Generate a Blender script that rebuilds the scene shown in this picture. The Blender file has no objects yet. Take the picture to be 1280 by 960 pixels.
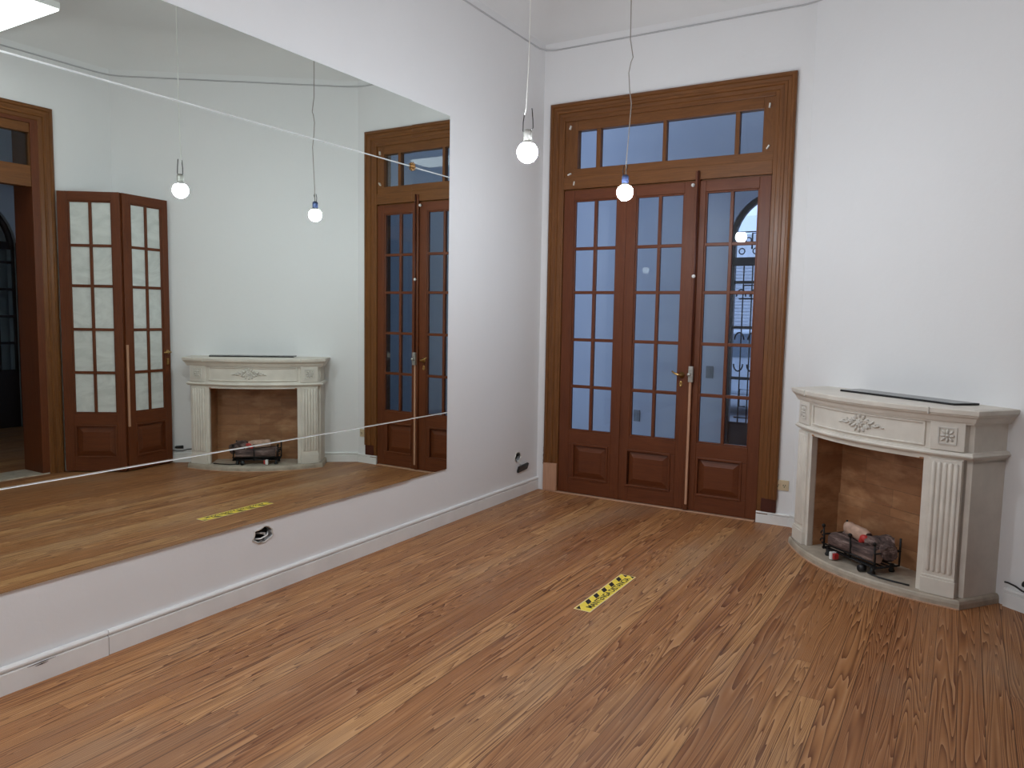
import bpy, bmesh, math, random
from mathutils import Vector, Matrix
random.seed(7)
S = bpy.context.scene
C = S.collection
PI = math.pi

# ------------------------------------------------------------ camera, world, exposure
cam_d = bpy.data.cameras.new('camera')
cam_d.sensor_width = 36.0
cam_d.lens = 26.69
cam_d.clip_start = 0.05
cam = bpy.data.objects.new('camera', cam_d)
C.objects.link(cam)
yaw, pitch, roll = 0.53616, -0.09022, 0.01745
fw = Vector((-math.sin(yaw)*math.cos(pitch), math.cos(yaw)*math.cos(pitch), math.sin(pitch)))
rt = Vector((math.cos(yaw), math.sin(yaw), 0)); up = rt.cross(fw)
rt, up = math.cos(roll)*rt + math.sin(roll)*up, -math.sin(roll)*rt + math.cos(roll)*up
cam.matrix_world = Matrix(((rt.x, up.x, -fw.x, 3.1291), (rt.y, up.y, -fw.y, -5.7129),
                           (rt.z, up.z, -fw.z, 1.5), (0, 0, 0, 1)))
S.camera = cam
W = bpy.data.worlds.new('overcast_daylight')
S.world = W
W.use_nodes = True
bg = W.node_tree.nodes['Background']
bg.inputs['Color'].default_value = (0.52, 0.66, 1.0, 1)
bg.inputs['Strength'].default_value = 1.6
BULB = 320.0
PANEL = 3.5
S.view_settings.view_transform = 'Standard'
S.view_settings.look = 'None'
S.view_settings.exposure = 0.0
S.view_settings.gamma = 1.0
S.view_settings.use_curve_mapping = False
S.cycles.max_bounces = 12
S.cycles.diffuse_bounces = 6
S.cycles.glossy_bounces = 6
S.cycles.transparent_max_bounces = 16
S.cycles.transmission_bounces = 8
S.cycles.sample_clamp_indirect = 4.0
S.cycles.use_denoising = True

# ------------------------------------------------------------ helpers
class MB:
    def __init__(s):
        s.v = []; s.f = []; s.m = []; s.M = Matrix.Identity(4); s.sm = []
    def add(s, vs, fs, mi=0, smooth=False):
        o = len(s.v)
        s.v += [tuple(s.M @ Vector(p)) for p in vs]
        for f in fs:
            s.f.append([i+o for i in f]); s.m.append(mi); s.sm.append(smooth)
        return s
    def box(s, x0, x1, y0, y1, z0, z1, mi=0):
        vs = [(x, y, z) for x in (x0, x1) for y in (y0, y1) for z in (z0, z1)]
        return s.add(vs, [(0,1,3,2),(4,6,7,5),(0,4,5,1),(2,3,7,6),(0,2,6,4),(1,5,7,3)], mi)
    def frame(s, x0, x1, z0, z1, w, y0, y1, mi=0):
        s.box(x0, x0+w, y0, y1, z0, z1, mi); s.box(x1-w, x1, y0, y1, z0, z1, mi)
        s.box(x0+w, x1-w, y0, y1, z0, z0+w, mi); s.box(x0+w, x1-w, y0, y1, z1-w, z1, mi)
        return s
    def prism(s, poly, z0, z1, mi=0):
        n = len(poly)
        vs = [(x, y, z0) for x, y in poly] + [(x, y, z1) for x, y in poly]
        fs = [(i, (i+1) % n, n+(i+1) % n, n+i) for i in range(n)] + [list(range(n))[::-1], list(range(n, 2*n))]
        return s.add(vs, fs, mi)
    def lathe(s, prof, n=24, mi=0, smooth=True, jit=0.0):
        vs = []; fs = []; k = len(prof)
        for i in range(n):
            a = 2*PI*i/n; j = 1 + jit*random.uniform(-1, 1)
            for r, z in prof: vs.append((r*j*math.cos(a), r*j*math.sin(a), z))
        for i in range(n):
            a, b = i*k, ((i+1) % n)*k
            for j in range(k-1): fs.append((a+j, b+j, b+j+1, a+j+1))
        if prof[0][0] > 1e-6: fs.append([i*k for i in range(n)][::-1])
        if prof[-1][0] > 1e-6: fs.append([i*k+k-1 for i in range(n)])
        return s.add(vs, fs, mi, smooth)
    def tube(s, pts, r, n=8, mi=0, closed=False):
        pts = [Vector(p) for p in pts]; m = len(pts)
        rs = r if isinstance(r, (list, tuple)) else [r]*m
        vs = []; fs = []; prev = None
        for i, p in enumerate(pts):
            a = pts[i-1] if (i > 0 or closed) else p
            b = pts[(i+1) % m] if (i < m-1 or closed) else p
            t = (b-a).normalized()
            if prev is None:
                q = Vector((0, 0, 1)) if abs(t.z) < .9 else Vector((1, 0, 0))
            else: q = prev
            u = (q - t*q.dot(t))
            u = u.normalized() if u.length > 1e-6 else t.orthogonal().normalized()
            prev = u; w = t.cross(u)
            for k in range(n):
                an = 2*PI*k/n
                vs.append(tuple(p + (u*math.cos(an) + w*math.sin(an))*rs[i]))
        for i in range(m if closed else m-1):
            a, b = i*n, ((i+1) % m)*n
            for k in range(n): fs.append((a+k, a+(k+1) % n, b+(k+1) % n, b+k))
        if not closed:
            fs.append(list(range(n))[::-1]); fs.append([(m-1)*n+k for k in range(n)])
        return s.add(vs, fs, mi, True)
    def sweep(s, path, prof, closed=False, pclosed=True, mi=0, smooth=False, cap=True):
        """profile (offset to the right of the path, z) along a plan path with mitred corners"""
        n = len(path); k = len(prof); vs = []; fs = []
        P = [Vector(p) for p in path]
        for i in range(n):
            d0 = (P[i]-P[i-1]).normalized() if (i > 0 or closed) else None
            d1 = (P[(i+1) % n]-P[i]).normalized() if (i < n-1 or closed) else None
            if d0 is None: d0 = d1
            if d1 is None: d1 = d0
            n0 = Vector((d0.y, -d0.x)); n1 = Vector((d1.y, -d1.x))
            mt = (n0+n1).normalized(); mt = mt/max(.25, mt.dot(n0))
            for o, z in prof: vs.append((P[i].x+mt.x*o, P[i].y+mt.y*o, z))
        for i in range(n if closed else n-1):
            a, b = i*k, ((i+1) % n)*k
            for j in range(k if pclosed else k-1):
                j2 = (j+1) % k
                fs.append((a+j, b+j, b+j2, a+j2))
        if not closed and pclosed and cap:
            fs.append(list(range(k))); fs.append([(n-1)*k+j for j in range(k)][::-1])
        return s.add(vs, fs, mi, smooth)
    def sphere(s, c, r, n=12, mi=0, rot=None):
        """ellipsoid with radii r=(x,y,z)"""
        if not isinstance(r, (tuple, list)): r = (r, r, r)
        vs = []; fs = []; h = max(4, n//2)
        R = rot or Matrix.Identity(3)
        vs.append(tuple(Vector(c)+R @ Vector((0, 0, -r[2]))))
        for j in range(1, h):
            ph = -PI/2 + PI*j/h
            for i in range(n):
                a = 2*PI*i/n
                vs.append(tuple(Vector(c)+R @ Vector((r[0]*math.cos(a)*math.cos(ph), r[1]*math.sin(a)*math.cos(ph), r[2]*math.sin(ph)))))
        vs.append(tuple(Vector(c)+R @ Vector((0, 0, r[2]))))
        for i in range(n): fs.append((0, 1+(i+1) % n, 1+i))
        for j in range(h-2):
            for i in range(n):
                a, b = 1+j*n+i, 1+j*n+(i+1) % n
                fs.append((a, b, b+n, a+n))
        L = len(vs)-1; o = 1+(h-2)*n
        for i in range(n): fs.append((o+i, o+(i+1) % n, L))
        return s.add(vs, fs, mi, True)
    def build(s, name, mats, parent=None, bevel=0, label=None, **kw):
        me = bpy.data.meshes.new(name)
        me.from_pydata(s.v, [], s.f)
        for m in (mats if isinstance(mats, (list, tuple)) else [mats]): me.materials.append(m)
        me.polygons.foreach_set('material_index', s.m)
        me.polygons.foreach_set('use_smooth', s.sm)
        me.update()
        bm = bmesh.new(); bm.from_mesh(me)
        bmesh.ops.recalc_face_normals(bm, faces=bm.faces[:]); bm.to_mesh(me); bm.free()
        o = bpy.data.objects.new(name, me); C.objects.link(o)
        if parent: o.parent = parent
        if bevel:
            b = o.modifiers.new('edge', 'BEVEL'); b.width = bevel; b.segments = 2; b.limit_method = 'ANGLE'; b.angle_limit = .6
        if label: o['label'] = label
        for k, v in kw.items(): o[k] = v
        return o

def thing(name, label, cat, loc=(0, 0, 0), rz=0, **kw):
    o = bpy.data.objects.new(name, None); C.objects.link(o)
    o.location = loc; o.rotation_euler = (0, 0, rz); o.empty_display_size = .1
    o['label'] = label; o['category'] = cat
    for k, v in kw.items(): o[k] = v
    return o
def tag(o, label, cat, **kw):
    o['label'] = label; o['category'] = cat
    for k, v in kw.items(): o[k] = v
    return o
def copy_tree(o, parent=None):
    c = o.copy(); C.objects.link(c)
    if parent: c.parent = parent
    for ch in list(o.children): copy_tree(ch, c)
    return c

# ------------------------------------------------------------ materials
def mat(name):
    m = bpy.data.materials.new(name); m.use_nodes = True
    nt = m.node_tree; b = nt.nodes['Principled BSDF']
    return m, nt, b
def N(nt, t, **kw):
    n = nt.nodes.new(t)
    for k, v in kw.items():
        if k == 'op': n.operation = v
        elif k.startswith('i'): n.inputs[int(k[1:])].default_value = v
        else: setattr(n, k, v)
    return n
def math_n(nt, op, a, b=None, c=None):
    n = nt.nodes.new('ShaderNodeMath'); n.operation = op
    for i, x in enumerate((a, b, c)):
        if x is None: continue
        if isinstance(x, (int, float)): n.inputs[i].default_value = x
        else: nt.links.new(x, n.inputs[i])
    return n.outputs[0]
def ramp(nt, fac, stops):
    r = nt.nodes.new('ShaderNodeValToRGB'); e = r.color_ramp.elements
    while len(e) < len(stops): e.new(.5)
    for x, (p, c) in zip(e, stops): x.position = p; x.color = (*c, 1)
    nt.links.new(fac, r.inputs[0]); return r.outputs[0]
def mixc(nt, fac, a, b, mode='MIX'):
    n = nt.nodes.new('ShaderNodeMix'); n.data_type = 'RGBA'; n.blend_type = mode
    for s_, x in ((n.inputs[0], fac), (n.inputs[6], a), (n.inputs[7], b)):
        if isinstance(x, (int, float)): s_.default_value = x
        elif isinstance(x, tuple): s_.default_value = (*x, 1)
        else: nt.links.new(x, s_)
    return n.outputs[2]
def noise(nt, vec, scale, detail=3, rough=.55, dist=0):
    n = nt.nodes.new('ShaderNodeTexNoise')
    n.inputs['Scale'].default_value = scale; n.inputs['Detail'].default_value = detail
    n.inputs['Roughness'].default_value = rough; n.inputs['Distortion'].default_value = dist
    if vec is not None: nt.links.new(vec, n.inputs['Vector'])
    return n.outputs['Fac']
def coords(nt, scale=(1, 1, 1), kind='Object'):
    t = nt.nodes.new('ShaderNodeTexCoord'); m = nt.nodes.new('ShaderNodeMapping')
    m.inputs['Scale'].default_value = scale
    nt.links.new(t.outputs[kind], m.inputs[0]); return m.outputs[0]
def bump(nt, b, h, strength, dist=.01):
    n = nt.nodes.new('ShaderNodeBump'); n.inputs['Strength'].default_value = strength
    n.inputs['Distance'].default_value = dist
    nt.links.new(h, n.inputs['Height']); nt.links.new(n.outputs[0], b.inputs['Normal'])

def plain(name, col, rough=.5, metal=0, var=.08, scale=8, bmp=0, spec=.5):
    m, nt, b = mat(name)
    f = noise(nt, coords(nt), scale, 4)
    d = tuple(max(0, c*(1-var)) for c in col); l = tuple(min(1, c*(1+var)) for c in col)
    nt.links.new(ramp(nt, f, [(.3, d), (.7, l)]), b.inputs['Base Color'])
    b.inputs['Roughness'].default_value = rough; b.inputs['Metallic'].default_value = metal
    b.inputs['Specular IOR Level'].default_value = spec
    if bmp: bump(nt, b, noise(nt, coords(nt), scale*6, 3), bmp, .004)
    return m
def wall_paint(name, col, dirt=.05):
    m, nt, b = mat(name)
    v = coords(nt)
    f = noise(nt, v, 1.3, 4, .6); g = noise(nt, v, 7, 5, .65)
    c = mixc(nt, math_n(nt, 'MULTIPLY', g, .35), tuple(x*(1-dirt) for x in col), col)
    c = mixc(nt, f, c, tuple(min(1, x*(1+dirt*.5)) for x in col))
    nt.links.new(c, b.inputs['Base Color']); b.inputs['Roughness'].default_value = .62
    b.inputs['Specular IOR Level'].default_value = .3
    bump(nt, b, noise(nt, v, 9, 5, .6), .12, .02)
    return m
def wood(name, dark, light, axis=2, rough=.38, scale=1.0, wear=0.0):
    m, nt, b = mat(name)
    sc = [14*scale, 14*scale, 14*scale]; sc[axis] = .9*scale
    v = coords(nt, tuple(sc))
    f = noise(nt, v, 1.6, 5, .6, .6)
    lines = math_n(nt, 'FRACT', math_n(nt, 'MULTIPLY', f, 6.0))
    g = noise(nt, coords(nt, tuple(x*4 for x in sc)), 2.0, 3)
    k = math_n(nt, 'ADD', math_n(nt, 'MULTIPLY', lines, .35), math_n(nt, 'MULTIPLY', f, .65))
    c = ramp(nt, k, [(.15, dark), (.85, light)])
    c = mixc(nt, math_n(nt, 'MULTIPLY', g, .35), c, tuple(x*.55 for x in dark))
    big = noise(nt, coords(nt), 2.2, 3)
    c = mixc(nt, math_n(nt, 'MULTIPLY', big, .3), c, tuple(x*1.25 for x in light))
    nt.links.new(c, b.inputs['Base Color'])
    b.inputs['Roughness'].default_value = rough; b.inputs['Specular IOR Level'].default_value = .32
    bump(nt, b, lines, .06, .003)
    return m

def floor_material():
    m, nt, b = mat('pine_floorboards')
    t = nt.nodes.new('ShaderNodeTexCoord'); sp = nt.nodes.new('ShaderNodeSeparateXYZ')
    nt.links.new(t.outputs['Object'], sp.inputs[0])
    x, y = sp.outputs[0], sp.outputs[1]
    bw = .092
    xs = math_n(nt, 'DIVIDE', math_n(nt, 'ADD', x, .03), bw)
    idx = math_n(nt, 'FLOOR', xs); fx = math_n(nt, 'FRACT', xs)
    wn = nt.nodes.new('ShaderNodeTexWhiteNoise'); wn.noise_dimensions = '1D'
    nt.links.new(idx, wn.inputs['W']); r1 = wn.outputs['Value']
    # each row of boards is cut at its own places
    ys = math_n(nt, 'ADD', math_n(nt, 'DIVIDE', y, 5.3), math_n(nt, 'MULTIPLY', r1, 7.3))
    seg = math_n(nt, 'FLOOR', ys); fy = math_n(nt, 'FRACT', ys)
    wn2 = nt.nodes.new('ShaderNodeTexWhiteNoise'); wn2.noise_dimensions = '2D'
    cb = nt.nodes.new('ShaderNodeCombineXYZ'); nt.links.new(idx, cb.inputs[0]); nt.links.new(seg, cb.inputs[1])
    nt.links.new(cb.outputs[0], wn2.inputs['Vector']); r2 = wn2.outputs['Value']
    # grain: contour lines of a stretched noise, seeded per board
    gv = nt.nodes.new('ShaderNodeCombineXYZ')
    nt.links.new(math_n(nt, 'MULTIPLY', x, 13.0), gv.inputs[0])
    nt.links.new(math_n(nt, 'MULTIPLY', y, .42), gv.inputs[1])
    nt.links.new(math_n(nt, 'ADD', math_n(nt, 'MULTIPLY', r2, 43.0), math_n(nt, 'MULTIPLY', idx, 3.7)), gv.inputs[2])
    f = noise(nt, gv.outputs[0], 1.0, 2.0, .45, .35)
    freq = math_n(nt, 'ADD', math_n(nt, 'MULTIPLY', r2, 18.0), 13.0)
    ln = math_n(nt, 'FRACT', math_n(nt, 'MULTIPLY', f, freq))
    fine = noise(nt, coords(nt, (160, 3.0, 1)), 1.0, 3, .6)
    tone = ramp(nt, r2, [(0, (.31, .122, .042)), (.2, (.50, .235, .088)), (.4, (.39, .163, .060)), (.6, (.58, .30, .120)), (.8, (.34, .136, .050)), (1, (.49, .225, .082))])
    line_amt = math_n(nt, 'POWER', ln, 2.2)
    vis = noise(nt, coords(nt, (3, .7, 1)), 1.0, 2)
    la = math_n(nt, 'MULTIPLY', line_amt, math_n(nt, 'ADD', math_n(nt, 'MULTIPLY', vis, 1.3), .25))
    c = mixc(nt, la, tone, (.11, .03, .009))
    hi = math_n(nt, 'MULTIPLY', math_n(nt, 'POWER', math_n(nt, 'SUBTRACT', 1.0, ln), 6.0), .3)
    c = mixc(nt, hi, c, (.66, .42, .24))
    c = mixc(nt, math_n(nt, 'MULTIPLY', fine, .25), c, (.25, .10, .036))
    # worn greyish patches, darker varnish patches
    w = ramp(nt, noise(nt, coords(nt, (1.6, .6, 1)), 1.0, 4, .6), [(.52, (0, 0, 0)), (.72, (1, 1, 1))])
    c = mixc(nt, math_n(nt, 'MULTIPLY', w, .35), c, (.36, .26, .18))
    dk = ramp(nt, noise(nt, coords(nt, (2.2, .9, 1)), 1.3, 5, .65), [(.55, (0, 0, 0)), (.75, (1, 1, 1))])
    c = mixc(nt, math_n(nt, 'MULTIPLY', dk, .3), c, (.22, .09, .038))
    sp2 = ramp(nt, noise(nt, coords(nt, (1, .6, 1)), 14, 2, .5), [(.73, (0, 0, 0)), (.78, (1, 1, 1))])
    c = mixc(nt, math_n(nt, 'MULTIPLY', sp2, .7), c, (.07, .03, .015))
    # gaps
    e1 = math_n(nt, 'MINIMUM', fx, math_n(nt, 'SUBTRACT', 1.0, fx))
    gap = math_n(nt, 'LESS_THAN', e1, math_n(nt, 'ADD', .008, math_n(nt, 'MULTIPLY', r1, .02)))
    e2 = math_n(nt, 'MINIMUM', fy, math_n(nt, 'SUBTRACT', 1.0, fy))
    gap2 = math_n(nt, 'LESS_THAN', e2, .0003)
    gp = math_n(nt, 'MAXIMUM', gap, math_n(nt, 'MULTIPLY', gap2, .4))
    c = mixc(nt, math_n(nt, 'MULTIPLY', gp, .75), c, (.07, .028, .012))
    nt.links.new(c, b.inputs['Base Color'])
    rr = math_n(nt, 'ADD', math_n(nt, 'MULTIPLY', noise(nt, coords(nt, (2, 1, 1)), 2, 4), .25), .33)
    nt.links.new(rr, b.inputs['Roughness'])
    b.inputs['Specular IOR Level'].default_value = .3
    h = math_n(nt, 'SUBTRACT', math_n(nt, 'MULTIPLY', ln, .15), gp)
    bump(nt, b, h, .12, .003)
    return m

def glass_mat(name, tint=(.93, .96, .97)):
    m = bpy.data.materials.new(name); m.use_nodes = True; nt = m.node_tree
    nt.nodes.remove(nt.nodes['Principled BSDF']); out = nt.nodes['Material Output']
    tr = nt.nodes.new('ShaderNodeBsdfTransparent'); tr.inputs[0].default_value = (*tint, 1)
    gl = nt.nodes.new('ShaderNodeBsdfGlossy'); gl.inputs['Roughness'].default_value = .02
    fr = nt.nodes.new('ShaderNodeFresnel'); fr.inputs[0].default_value = 1.42
    mx = nt.nodes.new('ShaderNodeMixShader')
    nt.links.new(fr.outputs[0], mx.inputs[0]); nt.links.new(tr.outputs[0], mx.inputs[1])
    nt.links.new(gl.outputs[0], mx.inputs[2]); nt.links.new(mx.outputs[0], out.inputs[0])
    return m
def smeared_glass(name):
    """window glass with whitish wiped smears"""
    m = bpy.data.materials.new(name); m.use_nodes = True; nt = m.node_tree
    b = nt.nodes['Principled BSDF']; out = nt.nodes['Material Output']
    b.inputs['Base Color'].default_value = (.80, .83, .80, 1); b.inputs['Roughness'].default_value = .35
    tr = nt.nodes.new('ShaderNodeBsdfTransparent'); tr.inputs[0].default_value = (.9, .94, .93, 1)
    v = coords(nt, (5, 5, 9)); f = noise(nt, v, .8, 4, .6, 1.4)
    k = ramp(nt, f, [(.35, (.66, .66, .66)), (.6, (.80, .80, .80))])
    mx = nt.nodes.new('ShaderNodeMixShader'); nt.links.new(k, mx.inputs[0])
    nt.links.new(tr.outputs[0], mx.inputs[1]); nt.links.new(b.outputs[0], mx.inputs[2]); nt.links.new(mx.outputs[0], out.inputs[0])
    return m
def emit(name, col, s):
    m, nt, b = mat(name)
    b.inputs['Base Color'].default_value = (.9, .9, .9, 1)
    b.inputs['Emission Color'].default_value = (*col, 1); b.inputs['Emission Strength'].default_value = s
    return m
def mirror_mat():
    m, nt, b = mat('silvered_mirror')
    f = noise(nt, coords(nt), 2, 2)
    nt.links.new(ramp(nt, f, [(0, (.81, .87, .82)), (1, (.84, .895, .85))]), b.inputs['Base Color'])
    b.inputs['Metallic'].default_value = 1; b.inputs['Roughness'].default_value = 0.0
    return m
def stone_tile():
    m, nt, b = mat('brown_mottled_tile')
    v = coords(nt)
    br = nt.nodes.new('ShaderNodeTexBrick')
    mp = nt.nodes.new('ShaderNodeMapping'); mp.inputs['Rotation'].default_value = (PI/2, 0, 0)
    nt.links.new(v, mp.inputs[0]); nt.links.new(mp.outputs[0], br.inputs['Vector'])
    br.inputs['Scale'].default_value = 1; br.inputs['Brick Width'].default_value = .42; br.inputs['Row Height'].default_value = .165
    br.inputs['Mortar Size'].default_value = .0015; br.inputs['Bias'].default_value = 0
    br.inputs['Color1'].default_value = (.55, .27, .12, 1); br.inputs['Color2'].default_value = (.36, .16, .07, 1)
    br.inputs['Mortar'].default_value = (.2, .11, .055, 1)
    f = noise(nt, coords(nt, (3, 3, 9)), 2.2, 5, .6, .8)
    c = mixc(nt, math_n(nt, 'MULTIPLY', f, .8), br.outputs['Color'], (.15, .065, .03))
    c2 = ramp(nt, noise(nt, coords(nt, (2, 2, 4)), 2, 4, .6), [(.5, (0, 0, 0)), (.7, (1, 1, 1))])
    c = mixc(nt, math_n(nt, 'MULTIPLY', c2, .5), c, (.62, .36, .19))
    nt.links.new(c, b.inputs['Base Color']); b.inputs['Roughness'].default_value = .45
    return m
def bark():
    m, nt, b = mat('ceramic_log_bark')
    f = noise(nt, coords(nt, (6, 40, 40)), 1.0, 5, .65)
    nt.links.new(ramp(nt, f, [(.35, (.02, .012, .012)), (.52, (.10, .06, .052)), (.7, (.34, .25, .22))]), b.inputs['Base Color'])
    b.inputs['Roughness'].default_value = .8; bump(nt, b, f, .6, .01)
    return m

M_wall = wall_paint('white_wall_paint', (.80, .80, .805))
M_ceil = wall_paint('white_ceiling_paint', (.74, .735, .73))
M_base = plain('white_baseboard_gloss', (.80, .80, .79), .4, var=.05, scale=5)
M_rail = plain('grey_painted_moulding', (.50, .50, .51), .6)
M_floor = floor_material()
M_frameV = wood('stained_pine_vertical', (.092, .033, .009), (.225, .085, .022), 2)
M_frameH = wood('stained_pine_horizontal', (.092, .033, .009), (.225, .085, .022), 0)
M_leafV = wood('varnished_red_wood_vertical', (.085, .021, .007), (.165, .045, .013), 2, .45)
M_leafH = wood('varnished_red_wood_horizontal', (.085, .021, .007), (.165, .045, .013), 0, .45)
M_frameY = wood('stained_pine_along_wall', (.07, .028, .012), (.14, .055, .022), 1)
M_pale = wood('bare_pink_wood', (.42, .22, .13), (.58, .33, .21), 2, .6)
M_paleH = wood('bare_wood_strip', (.44, .25, .16), (.62, .38, .25), 0, .6)
M_dkred = wood('dark_red_plinth_wood', (.05, .012, .006), (.09, .022, .012), 2, .4)
M_glass = glass_mat('clear_pane_glass')
M_smear = smeared_glass('smeared_pane_glass')
M_mirror = mirror_mat()
M_edge = plain('polished_glass_edge', (.88, .92, .90), .3, 0)
M_brass = plain('aged_brass', (.50, .32, .12), .35, 1, .3, 40)
M_gold = plain('gilt_rosette_metal', (.45, .26, .10), .4, .8, .5, 60)
M_steel = plain('grey_metal', (.42, .41, .38), .4, .7, .25, 60)
M_plaster = plain('cream_painted_plaster', (.70, .655, .585), .55, 0, .07, 9, .08)
M_plastR = plain('cream_plaster_relief', (.63, .60, .55), .6, 0, .08, 30)
M_hearth = plain('beige_stone_hearth', (.43, .37, .295), .5, 0, .2, 12, .1)
M_tile = stone_tile()
M_slab = plain('black_gloss_slab', (.006, .006, .007), .18, 0, .1)
M_iron = plain('black_iron', (.012, .011, .011), .5, .4, .3, 40)
M_bark = bark()
M_cut = plain('pale_log_cut', (.50, .33, .25), .8, 0, .2, 25)
M_red = plain('red_ember_plastic', (.50, .035, .03), .4, 0, .2, 20)
M_blkpl = plain('black_plastic', (.012, .012, .013), .4)
M_white = plain('white_plastic', (.75, .75, .73), .4, 0, .04)
M_beige = plain('beige_plastic', (.62, .50, .33), .4, 0, .06)
M_yel = plain('yellow_vinyl', (.92, .70, .07), .45, 0, .08, 30)
M_yelW = plain('pale_vinyl_edge', (.80, .66, .38), .5, 0, .05, 30)
M_cord = plain('grey_cord', (.30, .27, .24), .6)
M_cordW = plain('white_cord', (.75, .75, .72), .6)
M_blue = plain('dark_blue_socket_plastic', (.03, .045, .11), .4)
M_hole = plain('dark_cavity', (.02, .017, .015), .9)
M_bulb = emit('lit_bulb_glass', (.86, .93, 1.0), BULB)
M_bulb_strong = emit('lit_strong_bulb_glass', (.90, .95, 1.0), BULB*2.1)
M_led = emit('lit_led_diffuser', (.92, .96, 1.0), PANEL)
M_cable = plain('black_cable', (.02, .02, .02), .5)

# ------------------------------------------------------------ the room
XR = 3.96; DC = 2.12; YF = -7.2
ang = math.radians(-37)
ev = Vector((math.cos(ang), math.sin(ang))); nv = Vector((ev.y, -ev.x))
SD = (XR-DC)/ev.x; YD = SD*ev.y
ROOM = [(0, YF), (0, 0), (DC, 0), (XR, YD), (XR, YF)]
ZR = 3.672
def struct(o, label=None, cat=None):
    o['kind'] = 'structure'
    if label: o['label'] = label; o['category'] = cat
    return o

fl = MB(); fl.prism([(-.2, YF-.2), (-.2, .12), (DC, .12), (DC+.1, .0), (XR+.1, YD+.02), (XR+.02, YF-.2)], -.06, 0)
struct(fl.build('floor', M_floor), 'worn varnished pine floorboards running toward the glazed door', 'floor')

def irregular(cy, cz, ry, rz, n, seed):
    rnd = random.Random(seed); out = []
    for i in range(n):
        a = 2*PI*i/n; k = rnd.uniform(.82, 1.12)
        out.append((cy+ry*k*math.cos(a), cz+rz*k*math.sin(a)))
    return out
HOLES = [irregular(-3.0, .322, .062, .040, 18, 3), irregular(-.335, .328, .046, .036, 14, 5)]
bm = bmesh.new()
def loop(pts):
    vs = [bm.verts.new((0, y, z)) for y, z in pts]
    return [bm.edges.new((vs[i], vs[(i+1) % len(vs)])) for i in range(len(vs))]
ed = loop([(YF, -.02), (.0, -.02), (.0, 4.2), (YF, 4.2)])
for h in HOLES: ed += loop(h)
bmesh.ops.triangle_fill(bm, use_beauty=True, use_dissolve=False, edges=ed)
for f in bm.faces:
    if f.normal.x < 0: f.normal_flip()
g = bmesh.ops.extrude_face_region(bm, geom=bm.faces[:])
for v in g['geom']:
    if isinstance(v, bmesh.types.BMVert): v.co.x -= .2
bmesh.ops.recalc_face_normals(bm, faces=bm.faces[:])
me = bpy.data.meshes.new('wall_left'); bm.to_mesh(me); bm.free(); me.materials.append(M_wall)
wl = bpy.data.objects.new('wall_left', me); C.objects.link(wl)
struct(wl, 'white plastered wall that carries the large mirror', 'wall')

wb = MB()
wb.box(-.2, .14, 0, .25, -.02, 4.2); wb.box(1.95, DC+.25, 0, .25, -.02, 4.2); wb.box(.14, 1.95, 0, .25, 3.15, 4.2)
struct(wb.build('wall_back', M_wall), 'white end wall around the tall glazed wooden door', 'wall')
a0 = Vector((DC, 0)); a1 = Vector((XR, YD)); o_ = -nv*.2
wd = MB(); wd.prism([tuple(a0), tuple(a1), tuple(a1+o_), tuple(a0+o_)], -.02, 4.2)
struct(wd.build('wall_diagonal', M_wall), 'white slanted wall behind the fireplace', 'wall')
# right wall with doorway
OY0, OY1, OZ = -3.42, -2.06, 3.12
wr = MB(); wr.box(XR, XR+.3, OY1, YD+.1, -.02, 4.2); wr.box(XR, XR+.3, YF, OY0, -.02, 4.2); wr.box(XR, XR+.3, OY0, OY1, OZ, 4.2)
struct(wr.build('wall_right', M_wall), 'white wall with an open doorway, seen in the mirror', 'wall')
wf = MB(); wf.box(-.2, XR+.3, YF-.2, YF, -.02, 4.2)
struct(wf.build('wall_front', M_wall), 'white wall behind the photographer', 'wall')
# coved ceiling
prof = [(0, ZR+.06)] + [(.33*(1-math.cos(t*PI/24)), ZR+.06+.30*math.sin(t*PI/24)) for t in range(1, 13)]
ce = MB(); ce.sweep(ROOM, prof, closed=True, pclosed=False, smooth=True)
k = len(prof); top = [ce.v[i*k+k-1] for i in range(len(ROOM))]
ce.add(top, [tuple(range(len(top)))])
struct(ce.build('ceiling', M_ceil), 'pale grey coved plaster ceiling above the picture rail', 'ceiling')
# picture rail: a thin round moulding, sagging round the corners
def rnd_poly(P, d, off):
    out = []; n = len(P)
    for i in range(n):
        p = Vector(P[i]); a = (Vector(P[i-1])-p).normalized(); b = (Vector(P[(i+1) % n])-p).normalized()
        out += [p+a*d, p+(a+b)*d*.28, p+b*d]
    q = Vector((sum(p[0] for p in P)/n, sum(p[1] for p in P)/n))
    return [(v.x+(q.x-v.x)*off/(q-v).length, v.y+(q.y-v.y)*off/(q-v).length, ZR) for v in out]
rl = MB(); rl.tube(rnd_poly(ROOM, .10, .005), .0065, 6, closed=True)
struct(rl.build('trim_1', M_rail), 'thin grey picture rail running around the upper walls', 'moulding')

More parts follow.
